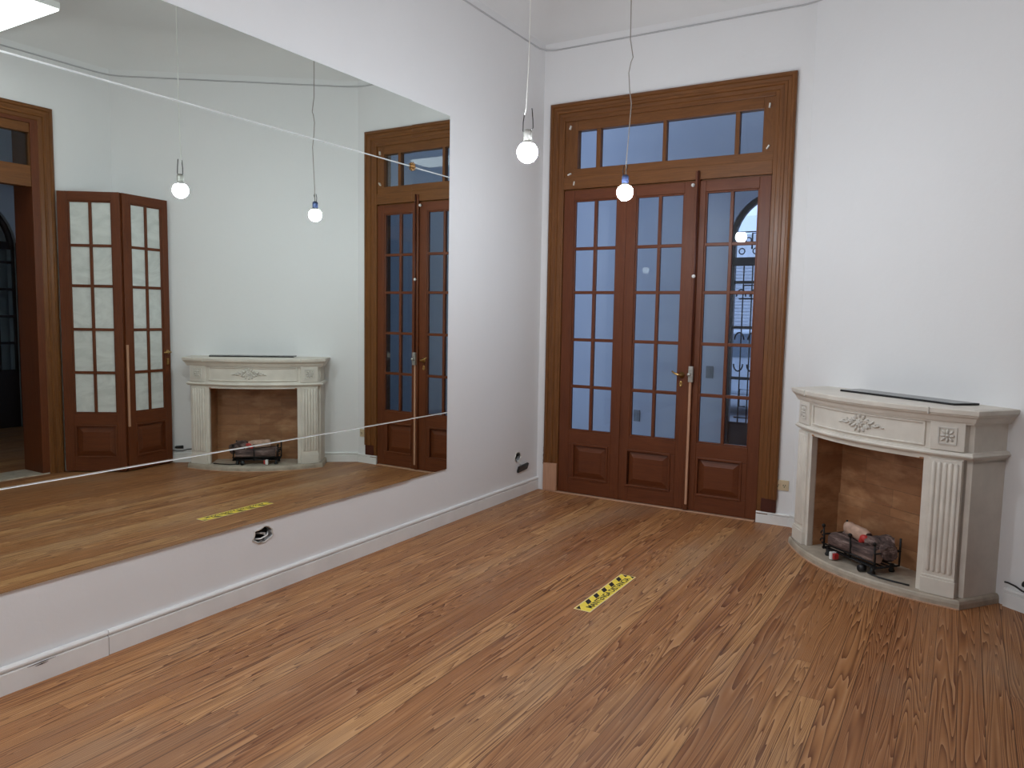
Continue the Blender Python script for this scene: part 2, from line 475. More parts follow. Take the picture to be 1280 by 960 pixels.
# baseboards
def board(h): return [(0, 0), (.018, 0), (.018, h*.74), (.009, h*.77), (.009, h*.82), (.019, h*.86), (.019, h*.93), (.014, h), (0, h)]
b1 = MB(); b1.sweep([(0, -3.862), (0, 0)], board(.108))
b2 = MB(); b2.sweep([(0.004, YF), (0.004, -3.868)], board(.110))
bl = b1.build('baseboard_left', M_base); struct(bl, 'white moulded baseboard below the mirror, reaching the corner', 'baseboard')
bl2 = b2.build('baseboard_left', M_base); struct(bl2, 'white baseboard length with a dark scuff, nearest the camera', 'baseboard')
scf = MB()
for y0, y1, z in ((-4.20, -4.09, .079), (-4.17, -4.12, .071)):
    scf.tube([(.0225, y0, z), (.0225, (y0+y1)/2, z+.002), (.0225, y1, z+.003)], [.0005, .0022, .0005], 6)
scf.build('scuff_mark', M_blkpl, bl2)
for nm, pth, h, lab in (('baseboard_back', [(1.872, 0), (DC, 0)], .086, 'short white baseboard between glazed door and fireplace'),
                        ('baseboard_diagonal', [tuple(a0), tuple(a0+ev*.36)], .095, 'white baseboard stub at the door side of the fireplace'),
                        ('baseboard_diagonal', [tuple(a0+ev*1.6), tuple(a1)], .10, 'white baseboard right of the fireplace'),
                        ('baseboard_right', [(XR, YD), (XR, -1.91)], .10, 'white baseboard behind the folded door leaves')):
    q = MB(); q.sweep(pth, board(h)); struct(q.build(nm, M_base), lab, 'baseboard')
# threshold strip
q = MB(); q.box(.075, 1.862, -.026, .02, 0, .008)
struct(q.build('trim_2', M_paleH, bevel=.002), 'pale bare wood threshold strip under the glazed door', 'threshold')

# ------------------------------------------------------------ glazed doors
LV = 2; GT, GB = 2.442, .550
ROWS = [2.056, 1.697, 1.307, .916]
def casing_profile(w):
    # offset across the face, depth; used with a sweep in the wall plane
    return [(0, 0), (0, .028), (w*.10, .036), (w*.22, .036), (w*.26, .027), (w*.44, .025), (w*.48, .030), (w*.62, .030), (w*.66, .020), (w*.86, .018), (w*.92, .010), (w, .008), (w, 0)]
def casing(mb, xl, xr, zb_l, zb_r, zt, w, miV=0, miH=1):
    """U-shaped architrave in the x-z plane, outer edge xl..xr / zt, depth toward -y"""
    pr = casing_profile(w); k = len(pr)
    corners = [((xl, zb_l), (1, 0)), ((xl, zt), (1, -1)), ((xr, zt), (-1, -1)), ((xr, zb_r), (-1, 0))]
    vs = []
    for (x, z), (dx, dz) in corners:
        for o, d in pr: vs.append((x+dx*o, -d, z+dz*o))
    for i, mi in ((0, miV), (1, miH), (2, miV)):
        fs = [(i*k+j, (i+1)*k+j, (i+1)*k+(j+1) % k, i*k+(j+1) % k) for j in range(k)]
        if i == 0: fs.append(list(range(k)))
        if i == 2: fs.append([3*k+j for j in range(k)])
        mb.add(vs, fs, mi)
def raised_panel(mb, x0, x1, z0, z1, y, mi=0):
    """fielded panel: sunk margin, sloped bevel, raised field"""
    def ring(d, yy): return [(x0+d, yy, z0+d), (x1-d, yy, z0+d), (x1-d, yy, z1-d), (x0+d, yy, z1-d)]
    rs = [ring(0, y+.012), ring(.012, y+.012), ring(.05, y-.001), ring(.054, y-.003)]
    vs = [p for r in rs for p in r]
    fs = [(a*4+i, a*4+(i+1) % 4, a*4+4+(i+1) % 4, a*4+4+i) for a in range(3) for i in range(4)] + [(12, 13, 14, 15)]
    mb.add(vs, fs, mi)
def door_leaf(parent, name, x0, x1, g0, g1, p0, p1, H=2.53, y=0.0, glass=None, mV=None, mH=None, label=None):
    mV = mV or M_leafV; mH = mH or M_leafH
    t = .042; cx = (g0+g1)/2; pz0, pz1 = .145, .425
    f = MB()
    f.box(x0, g0-.006, y, y+t, .012, H, 0); f.box(g1+.006, x1, y, y+t, .012, H, 0)
    f.box(g0-.006, g1+.006, y, y+t, GT+.006, H, 1)
    f.box(g0-.006, g1+.006, y, y+t, pz1, GB-.006, 1)
    f.box(g0-.006, g1+.006, y, y+t, .012, pz0, 1)
    f.box(g0-.006, p0, y, y+t, pz0, pz1, 0); f.box(p1, g1+.006, y, y+t, pz0, pz1, 0)
    lf = f.build(name, [mV, mH], parent, bevel=.003, label=label)
    b = MB()
    # glazing bead all round and bars
    b.frame(g0-.006, g1+.006, GB-.006, GT+.006, .012, y+.006, y+.036, 0)
    b.box(cx-.0125, cx+.0125, y+.005, y+.037, GB, GT, 0)
    for z in ROWS: b.box(g0, g1, y+.007, y+.035, z-.0125, z+.0125, 1)
    b.build('glazing_bars', [mV, mH], lf, bevel=.003)
    gl = MB(); gl.box(g0-.004, g1+.004, y+.019, y+.023, GB-.004, GT+.004)
    gl.build('glass_panes', glass or M_glass, lf)
    kp = MB(); raised_panel(kp, p0-.001, p1+.001, pz0-.001, pz1+.001, y+.004, 0); kp.box(p0-.001, p1+.001, y+.022, y+.032, pz0-.001, pz1+.001)
    kp.build('kick_panel', [mH], lf)
    mo = MB()
    for (xa, xb, za, zb) in ((p0-.012, p1+.012, pz0-.012, pz0+.004), (p0-.012, p1+.012, pz1-.004, pz1+.012)):
        mo.box(xa, xb, y-.009, y+.004, za, zb, 1)
    mo.box(p0-.012, p0+.004, y-.009, y+.004, pz0, pz1, 0); mo.box(p1-.004, p1+.012, y-.009, y+.004, pz0, pz1, 0)
    mo.build('panel_moulding', [mV, mH], lf, bevel=.004)
    return lf

d1 = thing('door_1', 'tall red-brown wooden door of three glazed leaves with transom window above', 'door', (0, 0, 0), kind='structure')
cs = MB(); casing(cs, .077, 2.016, .249, .187, 3.232, .128)
cs.build('casing', [M_frameV, M_frameH], d1)
jm = MB()
jm.box(.14, .204, -.012, .20, .0, 3.12, 0); jm.box(1.874, 1.955, -.012, .20, .0, 3.12, 0); jm.box(.204, 1.874, -.012, .20, 3.085, 3.15, 1)
jm.build('jamb', [M_frameV, M_frameH], d1, bevel=.003)
pb = MB(); pb.box(.076, .203, -.030, 0, .009, .247)
pb.build('plinth_block', M_pale, d1, bevel=.003, label='pale bare wood repair block at the foot of the left casing')
pd = MB(); pd.box(1.905, 2.012, -.020, 0, .087, .188)
pd.build('plinth_block', M_dkred, d1, bevel=.002, label='dark red block at the foot of the right casing')
tf = MB()
tf.box(.204, 1.874, .03, .09, 2.505, 2.556, 1); tf.box(.204, 1.874, -.012, .09, 2.540, 2.640, 1); tf.box(.204, 1.874, -.002, .08, 2.636, 2.702, 1)
tf.box(.204, .318, .0, .07, 2.70, 3.088, 0); tf.box(1.793, 1.874, .0, .07, 2.70, 3.088, 0)
tf.box(.318, 1.793, .0, .07, 3.006, 3.088, 1)
for xa, xb in ((.482, .518), (1.040, 1.068), (1.592, 1.624)): tf.box(xa, xb, .006, .06, 2.70, 3.01, 0)
tr_ = tf.build('transom', [M_frameV, M_frameH], d1, bevel=.003)
tg = MB(); tg.box(.312, 1.80, .03, .034, 2.696, 3.012)
tg.build('glass_panes', M_glass, tr_)
nl = MB()
for x, z, a in ((.255, 3.035, .3), (1.835, 3.02, .1), (1.835, 2.73, .6), (.30, 2.585, .2), (.255, 2.66, 1.2)):
    nl.M = Matrix.Translation((x, -.006, z)) @ Matrix.Rotation(a, 4, 'Y')
    nl.box(-.005, .005, -.012, .01, -.016, .016)
nl.build('wedge', M_plastR, tr_, label='small pale chips of bare wood on the transom frame')
L1 = door_leaf(d1, 'door_leaf', .208, .745, .307, .678, .348, .650)
L2 = door_leaf(d1, 'door_leaf', .751, 1.318, .849, 1.226, .832, 1.184)
L3 = door_leaf(d1, 'door_leaf', 1.350, 1.871, 1.402, 1.782, 1.414, 1.740)
# raised strip between the folding pair
st = MB(); st.box(.734, .762, -.008, .0, .014, 2.52); st.build('cover_strip', M_leafV, L2, bevel=.003)
# meeting stile with bolt rod, lock and bare strip
ms = MB(); ms.box(1.316, 1.352, -.022, .03, .012, 2.60); ms.build('meeting_stile', M_leafV, L3, bevel=.005)
rod = MB(); rod.tube([(1.343, -.032, 1.12), (1.343, -.032, 2.60)], .007, 8)
rod.build('bolt_rod', M_dkred, L3)
bs = MB(); bs.box(1.331, 1.349, -.034, -.022, .06, 1.02); bs.build('bare_strip', M_pale, L3, bevel=.002, label='pale bare wood strip below the lock')
lk = MB(); lk.box(1.327, 1.362, -.046, -.018, 1.015, 1.135); lk.box(1.330, 1.358, -.050, -.046, 1.03, 1.045); lk.box(1.330, 1.358, -.050, -.046, 1.10, 1.12)
lk.M = Matrix.Translation((1.340, -.046, 1.073)) @ Matrix.Rotation(PI/2, 4, 'X'); lk.lathe([(.006, 0), (.006, .02), (.013, .024), (.013, .034), (.0, .038)], 14)
lk.build('lock_case', M_steel, L3, bevel=.002)
kb = MB()
for x, z in ((1.338, 1.818), (1.300, 2.50)):
    kb.M = Matrix.Translation((x, -.022 if x > 1.31 else 0, z)) @ Matrix.Rotation(PI/2, 4, 'X'); kb.lathe([(.006, 0), (.006, .012), (.014, .016), (.013, .024), (0, .028)], 14)
kb.build('knob', M_white, L3)
hd = MB(); hd.M = Matrix.Translation((1.262, 0, 1.062)) @ Matrix.Rotation(PI/2, 4, 'X')
hd.lathe([(.024, 0), (.024, .005), (.010, .008), (.010, .045), (0, .048)], 16); hd.M = Matrix.Identity(4)
hd.tube([(1.262, -.042, 1.062), (1.248, -.046, 1.066), (1.222, -.046, 1.075), (1.196, -.044, 1.092)], [.009, .009, .008, .006], 8)
hd.build('door_handle', M_brass, L2)
kp = MB(); kp.M = Matrix.Translation((1.258, 0, .992)) @ Matrix.Rotation(PI/2, 4, 'X') @ Matrix.Scale(1.9, 4, (0, 1, 0))
kp.lathe([(.013, 0), (.013, .003), (.006, .004), (.006, .0015), (0, .0015)], 18); kp.build('keyhole_plate', M_brass, L2)

# doorway in the right wall with two leaves folded into the room (seen in the mirror)
d2 = thing('door_2', 'open doorway with dark casing and two folded glazed leaves, seen in the mirror', 'door', (XR, OY1, 0), -PI/2, kind='structure')
# local x runs along -y of the room, local -y faces the room (-x)
OW = OY1-OY0
cs = MB(); casing(cs, -.13, OW+.13, 0, 0, 3.235, .135); cs.build('casing', [M_frameV, M_frameH], d2)
jm = MB(); jm.box(-.03, .055, -.012, .30, 0, 3.14, 0); jm.box(OW-.055, OW+.03, -.012, .30, 0, 3.14, 0); jm.box(.054, OW-.054, -.012, .30, 3.08, 3.14, 1)
jm.build('jamb', [M_leafV, M_leafH], d2, bevel=.003)
tf = MB(); tf.box(.055, OW-.055, -.004, .09, 2.54, 2.72, 1)
tf.box(.055, .06, 0, .07, 2.72, 3.0, 0); tf.box(OW-.12, OW-.055, 0, .07, 2.72, 3.08, 0); tf.box(.055, OW-.12, 0, .07, 3.0, 3.08, 1)
for i in range(1, 4): tf.box(.055+i*.33-.015, .055+i*.33+.015, .006, .06, 2.72, 3.0, 0)
t2 = tf.build('transom', [M_frameV, M_frameH], d2, bevel=.003)
tg = MB(); tg.box(.058, OW-.11, .03, .034, 2.716, 3.004); tg.build('glass_panes', M_glass, t2)
th = MB(); th.box(-.0, OW, -.02, .30, 0, .012); th.build('threshold', M_hearth, d2)
def folded(parent_pos, ang_z, w, name, lab, gl0, gl1, flip=False):
    e_ = thing(name, lab, 'door leaf', parent_pos, ang_z, kind='structure')
    lf = door_leaf(e_, 'leaf_frame', 0, w, gl0, gl1, gl0+.01, gl1-.01, 2.53, -.021, M_smear)
    return e_, lf
HP = (3.905, -1.925, 0); MP = (3.468, -1.615, 0); EP = (3.530, -1.115, 0)
w1 = math.hypot(MP[0]-HP[0], MP[1]-HP[1]); w2 = math.hypot(EP[0]-MP[0], EP[1]-MP[1])
# leaf normals (-local y) must face the mirror (-x)
fa, la = folded(MP, math.atan2(HP[1]-MP[1], HP[0]-MP[0]), w1, 'door_3', 'folded glazed leaf hinged on the dark open doorway', .075, w1-.095)
fb, lb = folded((EP[0]+.012, EP[1], 0), math.atan2(MP[1]-EP[1], MP[0]-EP[0]), w2-.012, 'door_4', 'outer folded glazed leaf touching the slanted wall beside the fireplace', .075, w2-.10)
hd = MB(); hd.M = Matrix.Translation((.035, -.021, 1.09)) @ Matrix.Rotation(PI/2, 4, 'X')
hd.lathe([(.02, 0), (.02, .005), (.009, .008), (.009, .045), (0, .048)], 14); hd.M = Matrix.Identity(4)
hd.tube([(.035, -.064, 1.09), (.06, -.066, 1.09), (.11, -.064, 1.088)], [.008, .008, .006], 8); hd.build('door_handle', M_brass, lb)
q = MB(); q.box(.022, .048, -.024, -.02, .97, 1.03); q.build('keyhole_plate', M_brass, lb)
q = MB(); q.box(w2-.028, w2-.010, -.036, -.021, .42, 1.17); q.build('bare_strip', M_pale, lb, bevel=.002, label='pale bare wood strip on the hinge edge')

# ------------------------------------------------------------ wall mirror
mr = thing('wall_mirror', 'huge frameless wall mirror of tiled glass panels on the left wall', 'mirror', (0, 0, 0))
YS, YM, YE = -1.778, -1.355, -4.75
ZS = [.398, .807, 2.438, 2.853]
G = .0011; T = .007; YAW = .004
def mirror_panel(y0, y1, z0, z1, seamy0, seamy1, seamz0, seamz1):
    y0 += G*seamy0; y1 -= G*seamy1; z0 += G*seamz0; z1 -= G*seamz1
    c = .0026
    q = MB()
    q.add([(.001, y0, z0), (.001, y1, z0), (.001, y1, z1), (.001, y0, z1), (T-.002, y0, z0), (T-.002, y1, z0), (T-.002, y1, z1), (T-.002, y0, z1),
           (T, y0+c, z0+c), (T, y1-c, z0+c), (T, y1-c, z1-c), (T, y0+c, z1-c)],
          [(0, 1, 5, 4), (1, 2, 6, 5), (2, 3, 7, 6), (3, 0, 4, 7), (0, 3, 2, 1)], 1)
    o = len(q.v)-12
    q.f += [[o+i for i in f] for f in ((4, 5, 9, 8), (5, 6, 10, 9), (6, 7, 11, 10), (7, 4, 8, 11))]; q.m += [1]*4; q.sm += [False]*4
    q.f += [[o+8, o+9, o+10, o+11]]; q.m += [0]; q.sm += [False]
    if seamy1: q.v = [(x+(y-YE)*YAW, y, z) for x, y, z in q.v]
    else: q.v = [(x+.004, y, z) for x, y, z in q.v]
    return q.build('mirror_panel', [M_mirror, M_edge], mr)
for a, b_, s0, s1 in ((YS, YM, 1, 0), (YE, YS, 0, 1)):
    for i in range(3): mirror_panel(a, b_, ZS[i], ZS[i+1], s0, s1, 1 if i else 0, 1 if i < 2 else 0)
q = MB(); q.M = Matrix.Translation((T+.011, YS, ZS[2])) @ Matrix.Rotation(PI/2, 4, 'Y')
q.lathe([(.012, 0), (.012, .004), (.02, .006), (.016, .012), (.007, .016), (.007, .02), (0, .022)], 16)
for i in range(8):
    a = 2*PI*i/8; q.sphere((.021*math.cos(a), .021*math.sin(a), .007), (.009, .006, .005), 8, rot=Matrix.Rotation(a, 3, 'Z'))
q.build('rosette_clip', M_gold, mr, label='small gilt flower clip where the panel seams cross')

# ------------------------------------------------------------ fireplace
CS = .94
fc = a0 + ev*CS
fp = thing('fireplace', 'cream bow-fronted fireplace surround with fluted pilasters on slanted wall', 'fireplace', (fc.x, fc.y, 0), ang)
fp.scale = (.99, .99, .99)
T0, K = .43, .40
def Tf(s, off=0): return T0-K*s*s+off
def arc(s0, s1, n, off=0, k=K, t0=T0): return [(s0+(s1-s0)*i/n, -(t0-k*(s0+(s1-s0)*i/n)**2+off)) for i in range(n+1)]
HB = .60; HO = .408; HZ = .05
HX = .613; STEP = .026; HI = HB-.010
right_edge = [(HI, -Tf(HI)), (HI, -Tf(HI)+STEP), (HX, -Tf(HX)+STEP), (HX, 0)]
left_edge = [(-x, y) for x, y in right_edge[::-1]]
# hearth slab
hp = [(-.635, 0)] + arc(-.635, .635, 26, 0, .50, .51) + [(.635, 0)]
q = MB(); q.sweep(hp, [(-.3, 0), (0, 0), (.002, HZ*.6), (-.006, HZ*.9), (-.014, HZ), (-.3, HZ)][:0] or [(0, 0), (.0, HZ*.55), (-.004, HZ*.85), (-.012, HZ)], pclosed=False)
ins = [(x*(.623/.635), y+.012 if i not in (0, len(hp)-1) else 0) for i, (x, y) in enumerate(hp)]
q.add([(x, y, HZ) for x, y in ins], [tuple(range(len(ins)))])
q.build('hearth', M_hearth, fp)
q = MB(); q.sweep(hp[1:-1], [(0, .0), (.006, .0), (.006, .006), (0, .006)]); q.build('hearth_edge_strip', M_paleH, fp, label='pale strip where the hearth meets the floor')
# side cheeks, back and front jambs of the surround
ZT = .79
for sgn in (-1, 1):
    q = MB(); xs = [sgn*HO, sgn*HB]
    fr = [(xs[0]+(xs[1]-xs[0])*i/6) for i in range(7)]
    poly = [(xs[1], 0)] + [(x, -Tf(x)) for x in fr[::-1]] + [(xs[0], 0)]
    if sgn > 0: poly = poly[::-1]
    # jambs: only the outer cheek reaches the wall, the inner part leaves room for the firebox
    q.prism([(sgn*x, y) for x, y in right_edge] + [(sgn*(HB-.04), 0), (sgn*(HB-.04), -Tf(HB-.04))], HZ, ZT)
    fr = [x if abs(x) < HI else sgn*HI for x in fr]
    q.prism([(x, -Tf(x)) for x in fr] + [(x, -Tf(x)+.05) for x in fr[::-1]], HZ, ZT)
    q.build('jamb', M_plaster, fp, bevel=.002)
# entablature: lintel, frieze
ent = arc(-HB, HB, 30)
q = MB(); q.prism(left_edge + arc(-HI, HI, 30)[1:-1] + right_edge, .778, 1.0)
q.build('entablature', M_plaster, fp)
# recessed frieze panel frame
fz = arc(-.405, .405, 24)
q = MB()
q.sweep(fz, [(0, .972), (.008, .972), (.010, .978), (.006, .984), (0, .984)]); q.sweep(fz, [(0, .848), (.006, .848), (.010, .854), (.008, .860), (0, .860)])
for x in (-.405, .405):
    dx = .006; q.prism([(x-dx, -Tf(x-dx)-.009), (x+dx, -Tf(x+dx)-.009), (x+dx, -Tf(x+dx)+.004), (x-dx, -Tf(x-dx)+.004)], .850, .982)
q.build('frieze_moulding', M_plaster, fp, bevel=.002)
# corner blocks over pilasters and pilasters
def pil_frame(sgn):
    s0, s1 = sgn*.440, sgn*.588
    A = Vector((s0, -Tf(s0))); B = Vector((s1, -Tf(s1)))
    if sgn < 0: A, B = B, A          # A is the left end seen from the front
    d = (B-A).normalized(); w = (B-A).length
    M = Matrix(((d.x, -d.y, 0, A.x), (d.y, d.x, 0, A.y), (0, 0, 1, 0), (0, 0, 0, 1)))  # local x along face, local -y outward
    return M, w
def cresc(mb, cx, z0, z1, r, y):
    """half-round flute ridge with domed ends"""
    n = 8; vs = []; fs = []
    zs = [(z0, .15), (z0+r*.5, .8), (z0+r, 1), (z1-r, 1), (z1-r*.5, .8), (z1, .15)]
    for z, k in zs:
        for i in range(n+1):
            a = PI*i/n; vs.append((cx-math.cos(a)*r*k, y-math.sin(a)*r*.8*k, z))
    for j in range(len(zs)-1):
        for i in range(n): fs.append((j*(n+1)+i, j*(n+1)+i+1, (j+1)*(n+1)+i+1, (j+1)*(n+1)+i))
    mb.add(vs, fs, 0, True)
for sgn in (-1, 1):
    M, w = pil_frame(sgn)
    q = MB(); q.M = M
    q.box(0, w, -.014, .03, .145, .790)
    pl_ = q.build('pilaster', M_plaster, fp, bevel=.003)
    q = MB(); q.M = M
    nfl = 5; m_ = .012; pitch_ = (w-2*m_)/nfl
    for i in range(nfl): cresc(q, m_+pitch_*(i+.5), .168, .775, pitch_*.40, -.013)
    q.build('fluting', M_plaster, pl_)
    q = MB(); q.M = M; q.box(-.006, w+.006, -.024, .03, HZ, .135); q.box(-.002, w+.002, -.019, .03, .135, .150)
    q.build('pilaster_base', M_plaster, pl_, bevel=.003)
    q = MB(); q.M = M; q.box(-.004, w+.004, -.016, .03, .838, .995)
    bk = q.build('corner_block', M_plaster, fp, bevel=.003)
    q = MB(); q.M = M
    c = w/2; zc = .918; hw = .046
    q.frame(c-hw, c+hw, zc-hw, zc+hw, .007, -.022, -.014)
    q.M = M @ Matrix.Translation((c, -.017, zc)) @ Matrix.Rotation(PI/2, 4, 'X')
    for i in range(8):
        a = PI*i/4; r_ = .022 if i % 2 == 0 else .026
        q.sphere((r_*math.cos(a), r_*math.sin(a), .002), (.015, .0075, .006), 8, rot=Matrix.Rotation(a, 3, 'Z'))
    q.sphere((0, 0, .004), (.009, .009, .007), 10)
    q.build('rosette', M_plastR, bk)
# astragal band and cornice / mantel
band = [(-HX, 0)] + arc(-HX, HX, 30, -.004) + [(HX, 0)]
q = MB(); q.sweep(band, [(0, .800), (.012, .800), (.016, .806), (.026, .812), (.028, .820), (.020, .828), (.018, .834), (0, .838)], smooth=False)
q.build('astragal', M_plaster, fp)
q = MB(); q.sweep(band, [(-.02, .985), (.018, .985), (.020, .994), (.026, .997), (.030, 1.006), (.036, 1.020), (.048, 1.030), (.050, 1.036), (.056, 1.040), (.058, 1.062), (.054, 1.066), (-.02, 1.066)])
tp = []
q.build('cornice', M_plaster, fp)
q = MB(); q.prism([(-HB-.05, 0)] + arc(-HB-.045, HB+.045, 30, .05) + [(HB+.05, 0)], 1.060, 1.067); q.build('mantel_shelf', M_plaster, fp)
for sgn in (-1, 1):
    q = MB(); x = sgn*.452; q.prism([(x-.003, -Tf(x)-.061), (x+.003, -Tf(x)-.061), (x+.003, -Tf(x)), (x-.003, -Tf(x))], 1.03, 1.0665)
    q.build('mantel_joint', M_plastR, fp)
# carved ornament
def onface(s, z, off=0.0): return (s, -(Tf(s)+off), z)
q = MB(); OX, OZC = .025, .921
def leaf(x, z, l, wd_, a, th=.010):
    c = onface(OX+x, OZC+z, .003)
    R = Matrix.Rotation(-a, 3, 'Y')
    q.sphere(c, (l, th, wd_), 10, rot=R)
q.sphere(onface(OX, OZC, .006), (.012, .012, .012), 10)
for i in range(8):
    a = PI*i/4; leaf(.019*math.cos(a), .016*math.sin(a), .012, .007, a, .009)
for sg in (-1, 1):
    for (x, z, l, w_, a) in ((.045, .020, .020, .010, .5), (.045, -.018, .020, .009, -.5), (.028, .036, .016, .009, 1.0), (.026, -.036, .016, .008, -1.0), (.072, .006, .018, .008, .2), (.068, -.012, .014, .007, -.9), (.10, -.006, .018, .008, -.2), (.125, -.003, .015, .006, .5), (.148, -.008, .015, .004, -.1), (.09, .014, .012, .006, .9)):
        leaf(sg*x, z, l, w_, a if sg > 0 else PI-a)
    for (x, z, r0) in ((.058, .004, .016), (.115, -.002, .012)):
        pts = []; rs = []
        for i in range(15):
            a = i*.62; r_ = r0*(1-i/17)
            pts.append(onface(OX+sg*(x+r_*math.cos(a)), OZC+z+r_*math.sin(a), .006)); rs.append(.0042*(1-i/30))
        q.tube(pts, rs, 6)
leaf(0, .044, .014, .008, PI/2); leaf(0, -.042, .014, .008, PI/2)
q.build('carved_ornament', M_plastR, fp, label='carved floral scroll in the middle of the frieze')
# firebox
BT = .10
q = MB()
q.box(-HO-.012, -HO, -(Tf(HO)-.04), -BT, HZ, .785); q.box(HO, HO+.012, -(Tf(HO)-.04), -BT, HZ, .785)
q.box(-HO-.012, HO+.012, -BT, -BT+.02, HZ, .785)
q.box(-HO, HO, -(Tf(0)-.06), -BT, .775, .785)
q.box(-HO, HO, -BT-.014, -BT, HZ, .385)
q.build('firebox_lining', M_tile, fp, bevel=.002)

# log-effect fire basket
def fpw(x, t, z): return Vector((fc.x + ev.x*x + nv.x*t, fc.y + ev.y*x + nv.y*t, z))
b0 = fpw(-.025, .315, HZ*.99)
lg = thing('fire_basket', 'black iron basket of dark logs and red ember inside the fireplace', 'fire grate', tuple(b0), ang+math.radians(-3))
lg.scale = (1.04, 1.04, 1.08)
q = MB(); R_ = .006
for x in (-.19, .02, .20):
    q.tube([(x, -.085, .035), (x, -.085, .10), (x, -.092, .165)], [R_, R_, R_*.9], 8)
    q.sphere((x, -.093, .172), .012, 8)
for z in (.042, .066): q.tube([(-.20, -.085, z), (.21, -.085, z)], .005, 8)
for y in (-.06, -.02, .02, .06): q.tube([(-.20, y, .042), (.21, y, .042)], .005, 8)
for x in (-.195, .205):
    q.tube([(x, -.085, .042), (x, .085, .042), (x, .085, .19)], .006, 8)
    q.tube([(x, -.085, .12), (x, .085, .12)], .005, 8)
q.tube([(-.2, .085, .12), (.21, .085, .12)], .005, 8)
# scroll at the left end
q.tube([(-.20-.018*math.cos(a*.5)*(1-a/16), -.086, .12+.022*math.sin(a*.5)*(1-a/16)) for a in range(13)], .0045, 6)
q.tube([(-.20-.02*math.cos(a*.5)*(1-a/16), -.086, .075+.024*math.sin(a*.5)*(1-a/16)) for a in range(13)], .0045, 6)
q.build('grate_frame', M_iron, lg)
q = MB()
for x, y in ((-.17, -.07), (.17, -.07), (-.17, .07), (.17, .07)):
    q = MB(); q.M = Matrix.Translation((x, y, 0)); q.lathe([(.014, 0), (.018, .008), (.012, .02), (.012, .045)], 10)
    q.build('foot', M_blkpl, lg)
q = MB(); q.tube([(.12, -.112, .019), (.12, -.075, .019)], .019, 12); q.build('control_knob', M_blkpl, lg)
def log(name, p0, p1, r, mats, seed, lab=None):
    rnd = random.Random(seed); p0 = Vector(p0); p1 = Vector(p1); L = (p1-p0).length
    d = (p1-p0).normalized(); u = d.orthogonal().normalized(); w = d.cross(u)
    mb = MB(); n = 14; kk = 9; vs = []; fs = []
    amp = [rnd.uniform(.86, 1.12) for _ in range(n)]
    for j in range(kk):
        t = j/(kk-1); rr = r*(1+.08*math.sin(t*7+seed))*(.86 if j in (0, kk-1) else 1)
        for i in range(n):
            a = 2*PI*i/n; k2 = rr*amp[i]*rnd.uniform(.95, 1.05)
            vs.append(tuple(p0+d*L*t+(u*math.cos(a)+w*math.sin(a))*k2))
    for j in range(kk-1):
        for i in range(n): fs.append((j*n+i, j*n+(i+1) % n, (j+1)*n+(i+1) % n, (j+1)*n+i))
    mb.add(vs, fs, 0, True)
    mb.add([vs[i] for i in range(n)], [tuple(range(n))[::-1]], 1); mb.add([vs[(kk-1)*n+i] for i in range(n)], [tuple(range(n))], 1)
    return mb.build(name, mats, lg, label=lab)
log('log', (-.165, -.045, .097), (.185, -.050, .095), .042, [M_bark, M_cut], 1)
log('log', (-.17, .045, .095), (.19, .04, .10), .044, [M_bark, M_bark], 2)
log('log', (-.11, .01, .178), (.08, -.015, .165), .037, [M_cut, M_bark], 3, 'pale pinkish upper log')
log('log', (.08, -.045, .150), (.19, .06, .165), .036, [M_bark, M_cut], 4)
log('log', (.10, .075, .15), (.235, -.02, .125), .046, [M_bark, M_bark], 6)
q = MB(); q.sphere((.075, -.045, .165), (.028, .022, .022), 12); q.sphere((.05, -.035, .145), (.018, .02, .02), 10); 
q.build('ember', M_red, lg, label='red glowing-look ember piece between the logs')
q = MB(); q.box(-.105, -.082, -.122, -.078, .004, .046); sw = q.build('switch_case', M_white, lg, bevel=.003, label='white switch case under the grate')
q = MB(); q.box(-.082, -.066, -.118, -.082, .008, .042); q.build('rocker', M_red, sw, bevel=.004, label='red rocker on the switch case')
cb = MB(); cb.tube([(.17, -.10, .01), (.24, -.09, .006), (.32, -.06, .006), (.385, -.03, .006)], .0045, 6); cb.build('power_lead', M_cable, lg)

# black slab on the mantel
sl = MB(); sl.prism([(-.345, -.21), (.445, -.205), (.478, -.055), (-.345, -.04)], 0, .012)
so = sl.build('slab', M_slab, None, bevel=.0015)
so.location = (fc.x, fc.y, 1.0571); so.rotation_euler = (0, 0, ang); so.name = 'black_slab'
tag(so, 'thin glossy black slab lying on top of the fireplace mantel', 'slab')

